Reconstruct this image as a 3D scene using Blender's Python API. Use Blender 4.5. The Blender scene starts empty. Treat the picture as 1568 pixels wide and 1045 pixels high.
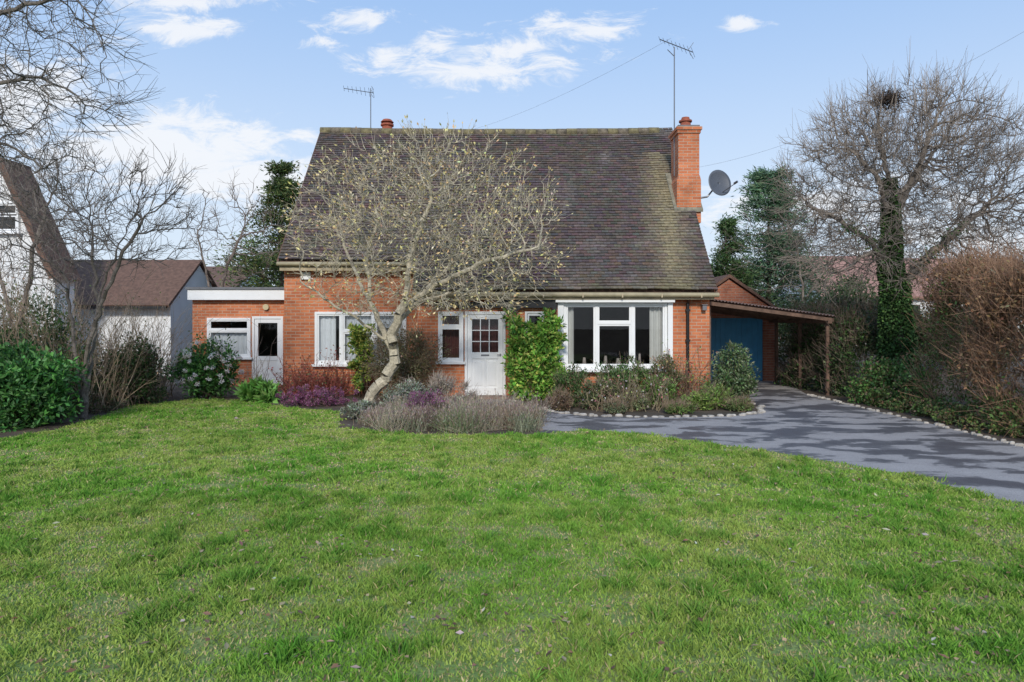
import bpy, math, numpy as np
from mathutils import Vector
scene=bpy.context.scene
COL=scene.collection
def link(o,parent=None):
    COL.objects.link(o)
    if parent: o.parent=parent
    return o
def empty(name):
    e=bpy.data.objects.new(name,None); COL.objects.link(e); e.empty_display_size=0.2; return e
# ------------------------------------------------------------ noise helpers
def vnoise(x,y,scale,seed=0):
    r=np.random.default_rng(seed); T=r.random((256,256))
    x=np.asarray(x)*scale+50; y=np.asarray(y)*scale+50
    xi=np.floor(x).astype(int); yi=np.floor(y).astype(int); fx=x-xi; fy=y-yi
    fx=fx*fx*(3-2*fx); fy=fy*fy*(3-2*fy)
    g=lambda a,b:T[a%256,b%256]
    return (g(xi,yi)*(1-fx)+g(xi+1,yi)*fx)*(1-fy)+(g(xi,yi+1)*(1-fx)+g(xi+1,yi+1)*fx)*fy
def fbm(x,y,scale,seed=0,o=3):
    s=0;a=1;t=0
    for i in range(o):
        s=s+a*vnoise(x,y,scale*2**i,seed+i); t+=a; a*=.5
    return s/t
def inpoly(x,y,poly):
    ins=np.zeros(len(x),bool); n=len(poly)
    for i in range(n):
        x1,y1=poly[i]; x2,y2=poly[(i+1)%n]
        if y1==y2: continue
        c=((y1>y)!=(y2>y))&(x<(x2-x1)*(y-y1)/(y2-y1)+x1)
        ins^=c
    return ins
def unit(v): return v/np.maximum(np.linalg.norm(v,axis=-1,keepdims=True),1e-9)
# ------------------------------------------------------------ materials
def newmat(name):
    m=bpy.data.materials.new(name); m.use_nodes=True
    nt=m.node_tree; b=nt.nodes['Principled BSDF']; return m,nt,b
def N(nt,t,**k):
    n=nt.nodes.new(t)
    for a,v in k.items(): setattr(n,a,v)
    return n
def ramp(nt,stops):
    r=N(nt,'ShaderNodeValToRGB'); e=r.color_ramp.elements
    while len(e)<len(stops): e.new(0.5)
    for i,(p,c) in enumerate(stops):
        e[i].position=p; e[i].color=(*c,1) if len(c)==3 else c
    return r
def mat_plain(name,col,rough=.6,var=.15,scale=6,bump=.0,metal=0,bscale=60):
    m,nt,b=newmat(name); L=nt.links
    tc=N(nt,'ShaderNodeTexCoord'); no=N(nt,'ShaderNodeTexNoise'); no.inputs['Scale'].default_value=scale; no.inputs['Detail'].default_value=6
    L.new(tc.outputs['Object'],no.inputs['Vector'])
    r=ramp(nt,[(.3,tuple(c*(1-var) for c in col)),(.7,tuple(min(1,c*(1+var)) for c in col))])
    L.new(no.outputs['Fac'],r.inputs['Fac']); L.new(r.outputs['Color'],b.inputs['Base Color'])
    b.inputs['Roughness'].default_value=rough; b.inputs['Metallic'].default_value=metal
    if bump:
        n2=N(nt,'ShaderNodeTexNoise'); n2.inputs['Scale'].default_value=bscale; n2.inputs['Detail'].default_value=4
        L.new(tc.outputs['Object'],n2.inputs['Vector'])
        bp=N(nt,'ShaderNodeBump'); bp.inputs['Strength'].default_value=bump; bp.inputs['Distance'].default_value=.02
        L.new(n2.outputs['Fac'],bp.inputs['Height']); L.new(bp.outputs['Normal'],b.inputs['Normal'])
    return m
def mat_brick(name,c1,c2,mortar):
    m,nt,b=newmat(name); L=nt.links
    uv=N(nt,'ShaderNodeUVMap'); br=N(nt,'ShaderNodeTexBrick')
    br.inputs['Scale'].default_value=1; br.inputs['Brick Width'].default_value=.225; br.inputs['Row Height'].default_value=.075
    br.inputs['Mortar Size'].default_value=.008; br.inputs['Mortar Smooth'].default_value=.3; br.inputs['Bias'].default_value=-.1
    br.inputs['Color1'].default_value=(*c1,1); br.inputs['Color2'].default_value=(*c2,1); br.inputs['Mortar'].default_value=(*mortar,1)
    L.new(uv.outputs['UV'],br.inputs['Vector'])
    no=N(nt,'ShaderNodeTexNoise'); no.inputs['Scale'].default_value=1.3; no.inputs['Detail'].default_value=7; no.inputs['Roughness'].default_value=.65
    L.new(uv.outputs['UV'],no.inputs['Vector'])
    r=ramp(nt,[(.3,(.58,.54,.5)),(.5,(.95,.95,.93)),(.7,(1.15,1.2,1.25))]); L.new(no.outputs['Fac'],r.inputs['Fac'])
    mx=N(nt,'ShaderNodeMix',data_type='RGBA',blend_type='MULTIPLY'); mx.inputs['Factor'].default_value=1
    L.new(br.outputs['Color'],mx.inputs['A']); L.new(r.outputs['Color'],mx.inputs['B']); L.new(mx.outputs['Result'],b.inputs['Base Color'])
    bp=N(nt,'ShaderNodeBump'); bp.inputs['Strength'].default_value=.5; bp.inputs['Distance'].default_value=.01; bp.invert=True
    L.new(br.outputs['Fac'],bp.inputs['Height']); L.new(bp.outputs['Normal'],b.inputs['Normal'])
    b.inputs['Roughness'].default_value=.85
    return m
def mat_attr(name,rough=.6,trans=0.0,bumpy=0,spec=.3):
    m,nt,b=newmat(name); L=nt.links
    a=N(nt,'ShaderNodeAttribute'); a.attribute_name='Col'
    L.new(a.outputs['Color'],b.inputs['Base Color']); b.inputs['Roughness'].default_value=rough
    b.inputs['Specular IOR Level'].default_value=spec
    if bumpy:
        tc=N(nt,'ShaderNodeTexCoord'); n2=N(nt,'ShaderNodeTexNoise'); n2.inputs['Scale'].default_value=bumpy; n2.inputs['Detail'].default_value=6
        L.new(tc.outputs['Object'],n2.inputs['Vector'])
        r=ramp(nt,[(.3,(.65,.65,.65)),(.7,(1.25,1.25,1.25))]); L.new(n2.outputs['Fac'],r.inputs['Fac'])
        mx=N(nt,'ShaderNodeMix',data_type='RGBA',blend_type='MULTIPLY'); mx.inputs['Factor'].default_value=1
        L.new(a.outputs['Color'],mx.inputs['A']); L.new(r.outputs['Color'],mx.inputs['B']); L.new(mx.outputs['Result'],b.inputs['Base Color'])
        bp=N(nt,'ShaderNodeBump'); bp.inputs['Strength'].default_value=.5; bp.inputs['Distance'].default_value=.02
        L.new(n2.outputs['Fac'],bp.inputs['Height']); L.new(bp.outputs['Normal'],b.inputs['Normal'])
    if trans:
        t=N(nt,'ShaderNodeBsdfTranslucent'); L.new(a.outputs['Color'],t.inputs['Color'])
        ms=N(nt,'ShaderNodeMixShader'); ms.inputs[0].default_value=trans
        L.new(b.outputs[0],ms.inputs[1]); L.new(t.outputs[0],ms.inputs[2])
        L.new(ms.outputs[0],nt.nodes['Material Output'].inputs['Surface'])
    return m
M_leaf=mat_attr('leaf_colours',.5,.25)
M_grass=mat_attr('grass_blades',.65,.2,0,.1)
M_bark=mat_attr('bark',.85,0,25,.2)
M_tile=mat_attr('clay_roof_tiles',.85,0,14,.2)
M_brick=mat_brick('orange_brick',(.65,.21,.085),(.46,.13,.055),(.50,.36,.26))
M_brick2=mat_brick('red_brown_brick',(.42,.15,.08),(.31,.1,.055),(.36,.25,.2))
M_white=mat_plain('white_paint',(.84,.84,.83),.4,.03,3)
M_cream=mat_plain('weathered_cream_paint',(.42,.34,.22),.7,.25,5)
M_black=mat_plain('black_paint',(.012,.012,.013),.4,.2)
M_render=mat_plain('white_render',(.8,.8,.79),.9,.05,2,.2)
M_metal=mat_plain('grey_metal',(.22,.22,.23),.4,.1,5,0,.8)
M_dish=mat_plain('dish_paint',(.09,.1,.12),.5,.1)
M_terra=mat_plain('terracotta',(.32,.09,.05),.8,.3,10)
M_curtain=mat_plain('curtain_cloth',(.72,.75,.8),.9,.05)
M_curtain2=mat_plain('curtain_cream',(.6,.6,.58),.9,.05)
M_dark=mat_plain('dark_room',(.045,.04,.036),.9,.5,1.5)
M_blue=mat_plain('blue_garage_paint',(.06,.30,.55),.5,.12,4)
M_wood=mat_plain('weathered_timber',(.16,.095,.065),.85,.35,8,.4)
M_rooffar=mat_plain('brown_roof_tiles',(.15,.085,.06),.9,.3,9,.3)
M_roofpink=mat_plain('pinkish_roof_tiles',(.36,.2,.16),.9,.15,3)
M_stone=mat_plain('pale_stone',(.42,.38,.33),.9,.4,7,.5)
M_felt=mat_plain('lead_grey',(.16,.16,.17),.8,.2,7)
def mat_glass():
    m,nt,b=newmat('window_glass'); L=nt.links
    t=N(nt,'ShaderNodeBsdfTransparent'); t.inputs[0].default_value=(.88,.9,.9,1)
    g=N(nt,'ShaderNodeBsdfGlossy'); g.inputs['Roughness'].default_value=.01
    fr=N(nt,'ShaderNodeFresnel'); fr.inputs['IOR'].default_value=1.55
    tc=N(nt,'ShaderNodeTexCoord'); no=N(nt,'ShaderNodeTexNoise'); no.inputs['Scale'].default_value=1.5
    L.new(tc.outputs['Object'],no.inputs['Vector']); bp=N(nt,'ShaderNodeBump'); bp.inputs['Strength'].default_value=.05
    L.new(no.outputs['Fac'],bp.inputs['Height']); L.new(bp.outputs['Normal'],g.inputs['Normal'])
    ms=N(nt,'ShaderNodeMixShader'); L.new(fr.outputs[0],ms.inputs[0]); L.new(t.outputs[0],ms.inputs[1]); L.new(g.outputs[0],ms.inputs[2])
    L.new(ms.outputs[0],nt.nodes['Material Output'].inputs['Surface']); return m
M_glass=mat_glass()
# ------------------------------------------------------------ solid mesh builder
class MB:
    def __init__(s): s.v=[];s.f=[];s.m=[]
    def face(s,pts,mat=0):
        i=len(s.v); s.v+= [tuple(p) for p in pts]; s.f.append(tuple(range(i,i+len(pts)))); s.m.append(mat)
    def box(s,x0,x1,y0,y1,z0,z1,mat=0):
        i=len(s.v)
        s.v+=[(x0,y0,z0),(x1,y0,z0),(x1,y1,z0),(x0,y1,z0),(x0,y0,z1),(x1,y0,z1),(x1,y1,z1),(x0,y1,z1)]
        for q in ((0,3,2,1),(4,5,6,7),(0,1,5,4),(1,2,6,5),(2,3,7,6),(3,0,4,7)):
            s.f.append(tuple(i+a for a in q)); s.m.append(mat)
    def prism(s,poly,axis,a0,a1,mat=0):
        def P(p,a):
            if axis=='x': return (a,p[0],p[1])
            if axis=='y': return (p[0],a,p[1])
            return (p[0],p[1],a)
        n=len(poly); i=len(s.v)
        s.v+=[P(p,a0) for p in poly]+[P(p,a1) for p in poly]
        s.f.append(tuple(i+k for k in range(n))); s.m.append(mat)
        s.f.append(tuple(i+n+k for k in reversed(range(n)))); s.m.append(mat)
        for k in range(n):
            k2=(k+1)%n; s.f.append((i+k2,i+k,i+n+k,i+n+k2)); s.m.append(mat)
    def cyl(s,p0,p1,r0,r1=None,n=10,mat=0):
        if r1 is None: r1=r0
        p0=Vector(p0);p1=Vector(p1);d=(p1-p0).normalized()
        a=d.cross(Vector((0,0,1)) if abs(d.z)<.9 else Vector((1,0,0))).normalized(); b=d.cross(a)
        i=len(s.v)
        for p,r in((p0,r0),(p1,r1)):
            for k in range(n):
                t=2*math.pi*k/n; s.v.append(tuple(p+a*(r*math.cos(t))+b*(r*math.sin(t))))
        for k in range(n):
            s.f.append((i+k,i+(k+1)%n,i+n+(k+1)%n,i+n+k)); s.m.append(mat)
        s.f.append(tuple(i+k for k in reversed(range(n)))); s.m.append(mat)
        s.f.append(tuple(i+n+k for k in range(n))); s.m.append(mat)
    def build(s,name,mats,parent=None,smooth=False,bevel=0):
        me=bpy.data.meshes.new(name); me.from_pydata(s.v,[],s.f)
        for m in mats: me.materials.append(m)
        me.polygons.foreach_set('material_index',s.m)
        me.update()
        uv=me.uv_layers.new(name='UVMap')
        for p in me.polygons:
            n=p.normal
            for li in p.loop_indices:
                c=me.vertices[me.loops[li].vertex_index].co
                if abs(n.y)>=abs(n.x) and abs(n.y)>=abs(n.z): uv.data[li].uv=(c.x+20,c.z+20)
                elif abs(n.x)>=abs(n.z): uv.data[li].uv=(c.y+20,c.z+20)
                else: uv.data[li].uv=(c.x+20,c.y+20)
        if smooth: me.polygons.foreach_set('use_smooth',[True]*len(me.polygons))
        o=bpy.data.objects.new(name,me); link(o,parent)
        if bevel:
            b=o.modifiers.new('bevel','BEVEL'); b.width=bevel; b.segments=2; b.limit_method='ANGLE'
        return o
# ------------------------------------------------------------ numpy geometry accumulator
class Geo:
    def __init__(s): s.V=[];s.F=[];s.C=[];s.n=0
    def add(s,V,F,C):
        V=np.asarray(V,np.float32).reshape(-1,3); C=np.asarray(C,np.float32).reshape(-1,3)
        s.V.append(V); s.F.append(np.asarray(F,np.int64)+s.n); s.C.append(C); s.n+=len(V)
    def leaves(s,P,D,Nn,L,W,C):
        n=len(P); D=unit(D); S=unit(np.cross(D,Nn)); U=np.cross(S,D)
        L=np.broadcast_to(np.asarray(L,float).reshape(-1,1),(n,1)); W=np.broadcast_to(np.asarray(W,float).reshape(-1,1),(n,1))
        mid=P+D*L*.45
        V=np.stack([P,mid+S*W*.5+U*W*.12,P+D*L,mid-S*W*.5+U*W*.12],1)
        F=np.arange(n*4).reshape(n,4); s.add(V,F,np.repeat(C,4,0))
    def tubes(s,P0,P1,R0,R1,sides,C):
        n=len(P0); d=unit(P1-P0); ref=np.where(np.abs(d[:,2:3])<.9,np.array([[0,0,1.]]),np.array([[1.,0,0]]))
        a=unit(np.cross(d,ref)); b=np.cross(d,a); t=np.arange(sides)*2*np.pi/sides
        R0=np.broadcast_to(np.asarray(R0,float).reshape(-1,1,1),(n,1,1)); R1=np.broadcast_to(np.asarray(R1,float).reshape(-1,1,1),(n,1,1))
        ring=a[:,None,:]*np.cos(t)[None,:,None]+b[:,None,:]*np.sin(t)[None,:,None]
        V=np.concatenate([P0[:,None,:]+ring*R0,P1[:,None,:]+ring*R1],1)
        base=(np.arange(n)*2*sides)[:,None,None]; k=np.arange(sides); k2=(k+1)%sides
        q=np.stack([k,k2,k2+sides,k+sides],1)[None]; F=(base+q).reshape(-1,4)
        C=np.broadcast_to(C,(n,3)); s.add(V,F,np.repeat(C,2*sides,0))
    def build(s,name,mat,parent=None,smooth=False):
        V=np.concatenate(s.V); C=np.concatenate(s.C)
        loops=np.concatenate([f.ravel() for f in s.F]); sizes=np.concatenate([np.full(len(f),f.shape[1]) for f in s.F])
        starts=np.concatenate([[0],np.cumsum(sizes)[:-1]])
        me=bpy.data.meshes.new(name); me.vertices.add(len(V)); me.vertices.foreach_set('co',V.ravel())
        me.loops.add(len(loops)); me.loops.foreach_set('vertex_index',loops.astype(np.int32))
        me.polygons.add(len(sizes)); me.polygons.foreach_set('loop_start',starts.astype(np.int32))
        me.polygons.foreach_set('use_smooth',np.full(len(sizes),smooth))
        me.update(calc_edges=True)
        ca=me.color_attributes.new(name='Col',type='FLOAT_COLOR',domain='POINT')
        ca.data.foreach_set('color',np.concatenate([np.clip(C,0,1),np.ones((len(C),1),np.float32)],1).astype(np.float32).ravel())
        me.materials.append(mat)
        o=bpy.data.objects.new(name,me); link(o,parent); return o
def palette(rng,n,cols,w=None,var=.25):
    cols=np.array(cols,float); i=rng.choice(len(cols),n,p=w)
    return cols[i]*(1+var*(rng.random((n,1))*2-1))*(1+.08*rng.normal(size=(n,3)))
def ball(rng,n,p=.5):
    return unit(rng.normal(size=(n,3)))*(rng.random((n,1))**p)
# ------------------------------------------------------------ bush
def bush_geo(g,rng,c,r,n,L,W,cols,w=None,ncl=40,cl=.28,stem=(.1,.07,.05),up=.2,flat=False,var=.3,nst=25,box=False,twig=0):
    c=np.array(c,float); r=np.array(r,float)
    if box: q=rng.uniform(-1,1,(ncl,3))*(.85+.3*rng.random((ncl,1)))
    else:
        q=unit(rng.normal(size=(ncl,3)))*(rng.random((ncl,1))**.35)*(.65+.45*rng.random((ncl,1)))
    cc=c+q*r; cc[:,2]=np.maximum(cc[:,2],.08)
    tone=.7+.6*rng.random(ncl)
    i=rng.integers(0,ncl,n); b=ball(rng,n,.45); rs=cl*(.6+.8*rng.random(ncl))*min(r[0],r[2])/.5*.6
    P=cc[i]+b*rs[i][:,None]; P[:,2]=np.maximum(P[:,2],.02)
    D=b+.6*rng.normal(size=(n,3)); D[:,2]+=up
    Nn=rng.normal(size=(n,3))+np.array([0,0,.8])
    C=palette(rng,n,cols,w,var)*tone[i][:,None]
    g.leaves(P,D,Nn,L*(.6+.8*rng.random(n)),W*(.6+.8*rng.random(n)),C)
    k=min(nst,ncl); base=np.stack([c[0]+rng.normal(size=k)*r[0]*.25,c[1]+rng.normal(size=k)*r[1]*.25,np.zeros(k)],1)
    mid=(base+cc[:k])/2+rng.normal(size=(k,3))*.05
    g.tubes(base,mid,.012,.008,4,np.array(stem)); g.tubes(mid,cc[:k],.008,.004,4,np.array(stem))
    if twig:
        j=rng.integers(0,ncl,twig); a=cc[j]+ball(rng,twig)*rs[j][:,None]; d=unit(a-c+[0,0,.3])+rng.normal(size=(twig,3))*.35
        e=a+unit(d)*(.12+.25*rng.random((twig,1)))*max(.6,r[2]); g.tubes(a,e,.004,.0015,3,np.array(stem)*(.7+.8*rng.random((twig,1))))
def bush(name,seed,*a,**k):
    g=Geo(); bush_geo(g,np.random.default_rng(seed),*a,**k); return g.build(name,M_leaf)
# ------------------------------------------------------------ bare tree by space colonisation
def tree_geo(g,seed,limbs,env,natt,step=.16,infl=1.3,kill=.32,tip=.004,ex=2.15,twn=1.5,twl=.35,bark=(.2,.17,.13),iters=90,jit=.35,up=.15,fine=1.0,thick=1.0):
    rng=np.random.default_rng(seed); pos=[];par=[]
    for li,l in enumerate(limbs):
        pts=[np.array(p,float) for p in l]
        if li==0: pos.append(pts[0]); par.append(-1); cur=0
        else:
            A=np.array(pos); cur=int(np.argmin(((A-pts[0])**2).sum(1)))
        for a,b in zip([pos[cur]]+pts[1:-1],pts[1:]):
            m=max(1,int(np.linalg.norm(b-a)/step))
            for k in range(1,m+1):
                p=a+(b-a)*k/m+(rng.normal(size=3)*.02 if k<m else 0); pos.append(p); par.append(cur); cur=len(pos)-1
    att=[]
    for (c,r,n) in env:
        a=ball(rng,n,.38)*np.array(r)+np.array(c); att.append(a)
    att=np.concatenate(att); att=att+rng.normal(size=att.shape)*.1
    pos=np.array(pos); par=list(par)
    D2=((att[:,None,:]-pos[None])**2).sum(-1); near=D2.argmin(1); nd=np.sqrt(D2.min(1)); cnt={}
    for it in range(iters):
        ok=nd<(infl if it>6 else infl*2.5)
        if not ok.any(): break
        s=np.zeros_like(pos); v=unit(att-pos[near]); np.add.at(s,near[ok],v[ok])
        idx=np.unique(near[ok]); idx=np.array([i for i in idx if cnt.get(i,0)<3])
        if len(idx)==0: break
        for i in idx: cnt[i]=cnt.get(i,0)+1
        d=unit(unit(s[idx])+rng.normal(size=(len(idx),3))*jit+np.array([0,0,up]))
        new=pos[idx]+d*step; base=len(pos); pos=np.concatenate([pos,new]); par+=list(idx)
        D=np.sqrt(((att[:,None,:]-new[None])**2).sum(-1)); m=D.min(1); a=D.argmin(1)
        b=m<nd; nd[b]=m[b]; near[b]=a[b]+base
        keep=nd>kill; att=att[keep]; nd=nd[keep]; near=near[keep]
        if len(att)==0: break
    n=len(pos); par=np.array(par); acc=np.zeros(n); ch=np.zeros(n,int)
    for i in range(n-1,-1,-1):
        if acc[i]==0: acc[i]=tip**ex
        if par[i]>=0: acc[par[i]]+=acc[i]; ch[par[i]]+=1
    rad=acc**(1/ex)*thick; rad[0]*=1.35; rad[1]*=1.12
    i=np.arange(1,n); p=par[i]; r0=np.minimum(rad[p],rad[i]*1.25+.002); r0=np.where(rad[i]>.03,rad[p]*.5+r0*.5,r0)
    bark=np.array(bark); big=rad[i]>.02
    cvar=(.8+.4*rng.random((n-1,1)))
    for sel,sd in((big,8),(~big,4)):
        if sel.any(): g.tubes(pos[p[sel]],pos[i[sel]],r0[sel],rad[i[sel]],sd,bark*cvar[sel])
    thin=np.where(rad<.013)[0]; m=int(len(thin)*twn); t=rng.choice(thin,m)
    cen=pos[thin].mean(0); dpar=unit(pos[t]-pos[np.maximum(par[t],0)])
    d=unit(dpar*.7+unit(pos[t]-cen)*.4+rng.normal(size=(m,3))*.6+np.array([0,0,up*1.5])); l=twl*(.4+.9*rng.random((m,1)))
    a=pos[t]; b=a+d*l*.5; d2=unit(d+rng.normal(size=(m,3))*.35+np.array([0,0,up])); c=b+d2*l*.5
    cb=bark*(.75+.5*rng.random((m,1)))
    g.tubes(a,b,.0038*fine,.003*fine,3,cb); g.tubes(b,c,.003*fine,.0014*fine,3,cb)
    h=rng.random(m)<.6; d3=unit(d[h]+rng.normal(size=(h.sum(),3))*.7); e=b[h]+d3*l[h]*.45; g.tubes(b[h],e,.0026*fine,.0013*fine,3,cb[h])
    return np.concatenate([c,e]),np.concatenate([d2,d3]),pos,rad,rng

# ============================================================ GROUND
def sheet(name,poly,z,mat,parent=None):
    me=bpy.data.meshes.new(name); me.from_pydata([(x,y,z) for x,y in poly],[],[tuple(range(len(poly)))]); me.materials.append(mat)
    me.update()
    if me.polygons[0].normal.z<0: me.flip_normals()
    o=bpy.data.objects.new(name,me); return link(o,parent)
def mat_ground(name,stops,scale,fine=60,bump=.6,stretch=None,rough=.95,dist=0,rough_range=None):
    m,nt,b=newmat(name); L=nt.links; tc=N(nt,'ShaderNodeTexCoord')
    no=N(nt,'ShaderNodeTexNoise'); no.inputs['Scale'].default_value=scale; no.inputs['Detail'].default_value=8; no.inputs['Roughness'].default_value=.6; no.inputs['Distortion'].default_value=dist
    v=tc.outputs['Object']
    if stretch:
        mp=N(nt,'ShaderNodeMapping'); mp.inputs['Scale'].default_value=stretch; L.new(v,mp.inputs['Vector']); L.new(mp.outputs[0],no.inputs['Vector'])
    else: L.new(v,no.inputs['Vector'])
    r=ramp(nt,stops); L.new(no.outputs['Fac'],r.inputs['Fac'])
    n2=N(nt,'ShaderNodeTexNoise'); n2.inputs['Scale'].default_value=fine; n2.inputs['Detail'].default_value=5; L.new(v,n2.inputs['Vector'])
    r2=ramp(nt,[(.3,(.6,.6,.6)),(.7,(1.3,1.3,1.3))]); L.new(n2.outputs['Fac'],r2.inputs['Fac'])
    mx=N(nt,'ShaderNodeMix',data_type='RGBA',blend_type='MULTIPLY'); mx.inputs['Factor'].default_value=.8
    L.new(r.outputs['Color'],mx.inputs['A']); L.new(r2.outputs['Color'],mx.inputs['B']); L.new(mx.outputs['Result'],b.inputs['Base Color'])
    bp=N(nt,'ShaderNodeBump'); bp.inputs['Strength'].default_value=bump; bp.inputs['Distance'].default_value=.02
    L.new(n2.outputs['Fac'],bp.inputs['Height']); L.new(bp.outputs['Normal'],b.inputs['Normal']); b.inputs['Roughness'].default_value=rough
    if rough_range:
        mr=N(nt,'ShaderNodeMapRange'); mr.inputs['From Min'].default_value=rough_range[0]; mr.inputs['From Max'].default_value=rough_range[1]; mr.inputs['To Min'].default_value=.5; mr.inputs['To Max'].default_value=.9
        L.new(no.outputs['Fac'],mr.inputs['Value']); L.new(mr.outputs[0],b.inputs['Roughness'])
    return m
M_soil=mat_ground('soil_and_litter',[(.3,(.04,.035,.02)),(.5,(.09,.065,.045)),(.7,(.14,.1,.07))],1.5,40)
M_lawn=mat_ground('lawn_thatch',[(.3,(.13,.21,.045)),(.5,(.17,.24,.06)),(.72,(.26,.26,.10))],1.6,45)
M_drive=mat_ground('asphalt_patchy',[(.41,(.105,.095,.098)),(.48,(.14,.13,.13)),(.515,(.33,.305,.295)),(.8,(.41,.38,.365))],1.35,120,.25,(.75,1.3,1),.9,.3,(.47,.52))  # noise sets dark and pale patches; the dark ones are smoother
sheet('ground',[(-400,-100),(400,-100),(400,700),(-400,700)],0,M_soil)
LAWN=[(-8.6,-4),(-8.2,6),(-7.7,10.3),(-7.4,11.4),(-7.6,12.5),(-8.0,14.25),(-7.5,15.0),(-7.1,15.3),(-6.06,15.2),(-4.9,14.2),(-3.9,13.6),(-3.3,13.1),(-3.1,12.3),(-2.9,11.4),(-1.9,10.8),(-.24,10.6),(.5,10.75),(1.2,11.2),(2.18,10.57),(3.65,9.18),(4.62,7.84),(4.95,6.49),(5.1,4),(5.1,0),(5.0,-4)]
lawn=sheet('lawn',LAWN,.008,M_lawn)
DRIVE=[(.45,10.85),(.5,12.2),(-.1,13.4),(-1.3,14.2),(-1.5,15.85),(.1,15.85),(.3,14.4),(.9,13.2),(1.5,12.75),(3,12.6),(4.1,12.75),(4.85,13.2),(5.15,14.2),(5.0,16),(4.9,20),(8,20.2),(7.5,18),(7.1,16.4),(7.15,13.9),(7.27,11.4),(7.24,9.65),(7.4,5),(7.6,-6),(4.7,-6),(4.9,0),(4.9,4),(4.75,6.45),(4.45,7.75),(3.5,9.05),(2.05,10.42),(1.2,11.0)]
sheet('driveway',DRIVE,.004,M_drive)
# grass blades
rng=np.random.default_rng(5)
gg=Geo()
for (y0,y1,dens,hh,ww) in ((-1,7,6200,.044,.0046),(7,11,3400,.042,.0068),(11,15.5,2300,.040,.0095)):
    x0,x1=(-8.6,5.3) if y0>5 else (-6.3,5.3)
    n=int((x1-x0)*(y1-max(y0,2.4))*dens); x=rng.uniform(x0,x1,n); y=rng.uniform(max(y0,2.4),y1,n)
    jx=x+rng.normal(size=n)*.05+(vnoise(x,y,3,90)-.5)*.18; jy=y+rng.normal(size=n)*.05+(vnoise(x,y,3,91)-.5)*.18
    k=inpoly(jx,jy,LAWN); x=x[k];y=y[k]
    d=fbm(x,y,4.6,11,3); e=fbm(x,y,1.1,21,4); f=vnoise(x,y,11,31)
    k=rng.random(len(x))<np.clip((d-.27)*2.8+.5,.42,1); x=x[k];y=y[k];d=d[k];e=e[k];f=f[k]; n=len(x)
    tuft=np.clip((d-.53)*7,0,1)*np.clip((f-.3)*2,0,1)
    h=hh*(.45+.8*np.clip((d-.4)*2,0,1)*(.4+f)+.7*tuft)*(.6+.7*rng.random(n))
    lean=rng.normal(size=(n,2))*.6
    P=np.stack([x,y,np.full(n,.006)],1); T=P+np.stack([lean[:,0]*h,lean[:,1]*h,h],1)
    a=rng.random(n)*np.pi; S=np.stack([np.cos(a),np.sin(a),np.zeros(n)],1)*(ww*(.6+.8*rng.random(n)))[:,None]
    Mid=(P*.45+T*.55)+np.array([0,0,1])*h[:,None]*.12
    V=np.stack([P-S,P+S,Mid+S*.7,T,Mid-S*.7],1)
    F=np.arange(n*5).reshape(n,5)
    c1=np.array([.19,.37,.05]); c2=np.array([.34,.43,.095]); c3=np.array([.085,.27,.035]); c4=np.array([.50,.42,.21])
    t=np.clip((e-.32)*3+rng.normal(size=n)*.22,0,1)[:,None]
    C=c1*(1-t)+c2*t; q=np.clip(tuft*.9,0,.85)[:,None]*(.4+.6*rng.random((n,1))); C=C*(1-q)+c3*q
    dry=rng.random(n)<(.06+.7*np.clip(.47-d,0,1)*3); C[dry]=c4*(.7+.5*rng.random((dry.sum(),1)))
    C*=(.75+.5*rng.random((n,1)))*(.86+.28*fbm(x,y,.45,55,2))[:,None]
    gg.add(V,F,np.repeat(C,5,0))
gg.build('grass_blades',M_grass,lawn)
g=Geo(); n=4200; x=rng.uniform(-8,5,n); y=2.6+13*rng.random(n)**1.6; k=inpoly(x,y,LAWN)&(rng.random(n)<np.clip((fbm(x,y,.8,66,2)-.3)*3,.15,1)); x=x[k];y=y[k];n=len(x)
D=rng.normal(size=(n,3))*[1,1,.15]; g.leaves(np.stack([x,y,rng.uniform(.03,.055,n)],1),D,np.array([[0,0,1.]])+rng.normal(size=(n,3))*.3,.045*(.4+1.1*rng.random(n)**2+.2),.028,palette(rng,n,[(.28,.16,.1),(.45,.33,.21),(.16,.09,.06),(.62,.54,.44)],[.4,.3,.2,.1]))
g.build('fallen_leaves',M_leaf)

# ============================================================ HOUSE
house=empty('brick_house')
YR=20.0; SL=1.118; ZE=2.43; YE=15.6
zr=lambda y: ZE+SL*(y-YE)
def wall(mb,x0,x1,y,t,z0,z1,ops,mat=0):
    xs=sorted({x0,x1}|{o[0] for o in ops}|{o[1] for o in ops}); zs=sorted({z0,z1}|{o[2] for o in ops}|{o[3] for o in ops})
    for i in range(len(xs)-1):
        cx=(xs[i]+xs[i+1])/2
        for j in range(len(zs)-1):
            cz=(zs[j]+zs[j+1])/2
            if any(o[0]<cx<o[1] and o[2]<cz<o[3] for o in ops): continue
            mb.box(xs[i],xs[i+1],y,y+t,zs[j],zs[j+1],mat)
mb=MB()
wall(mb,-2.2,4.6,15.9,.25,-.1,zr(15.9)-.12,[(1.2,3.6,.68,2.2),(-1.72,-1.12,.82,2.0),(-1.1,-.15,.02,2.0),(.3,.75,1.5,2.0)])
wall(mb,-5.54,-2.2,16.6,.25,-.1,zr(16.6)-.12,[(-4.78,-2.56,.72,2.0)])
mb.prism([(16.86,-.1),(16.86,zr(16.86)-.14),(20,zr(20)-.14),(23.6,zr(16.4)-.14),(23.6,-.1)],'x',-5.535,-5.3)
mb.prism([(16.16,-.1),(16.16,zr(16.16)-.14),(20,zr(20)-.14),(24.1,zr(15.9)-.14),(24.1,-.1)],'x',4.35,4.597)
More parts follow.
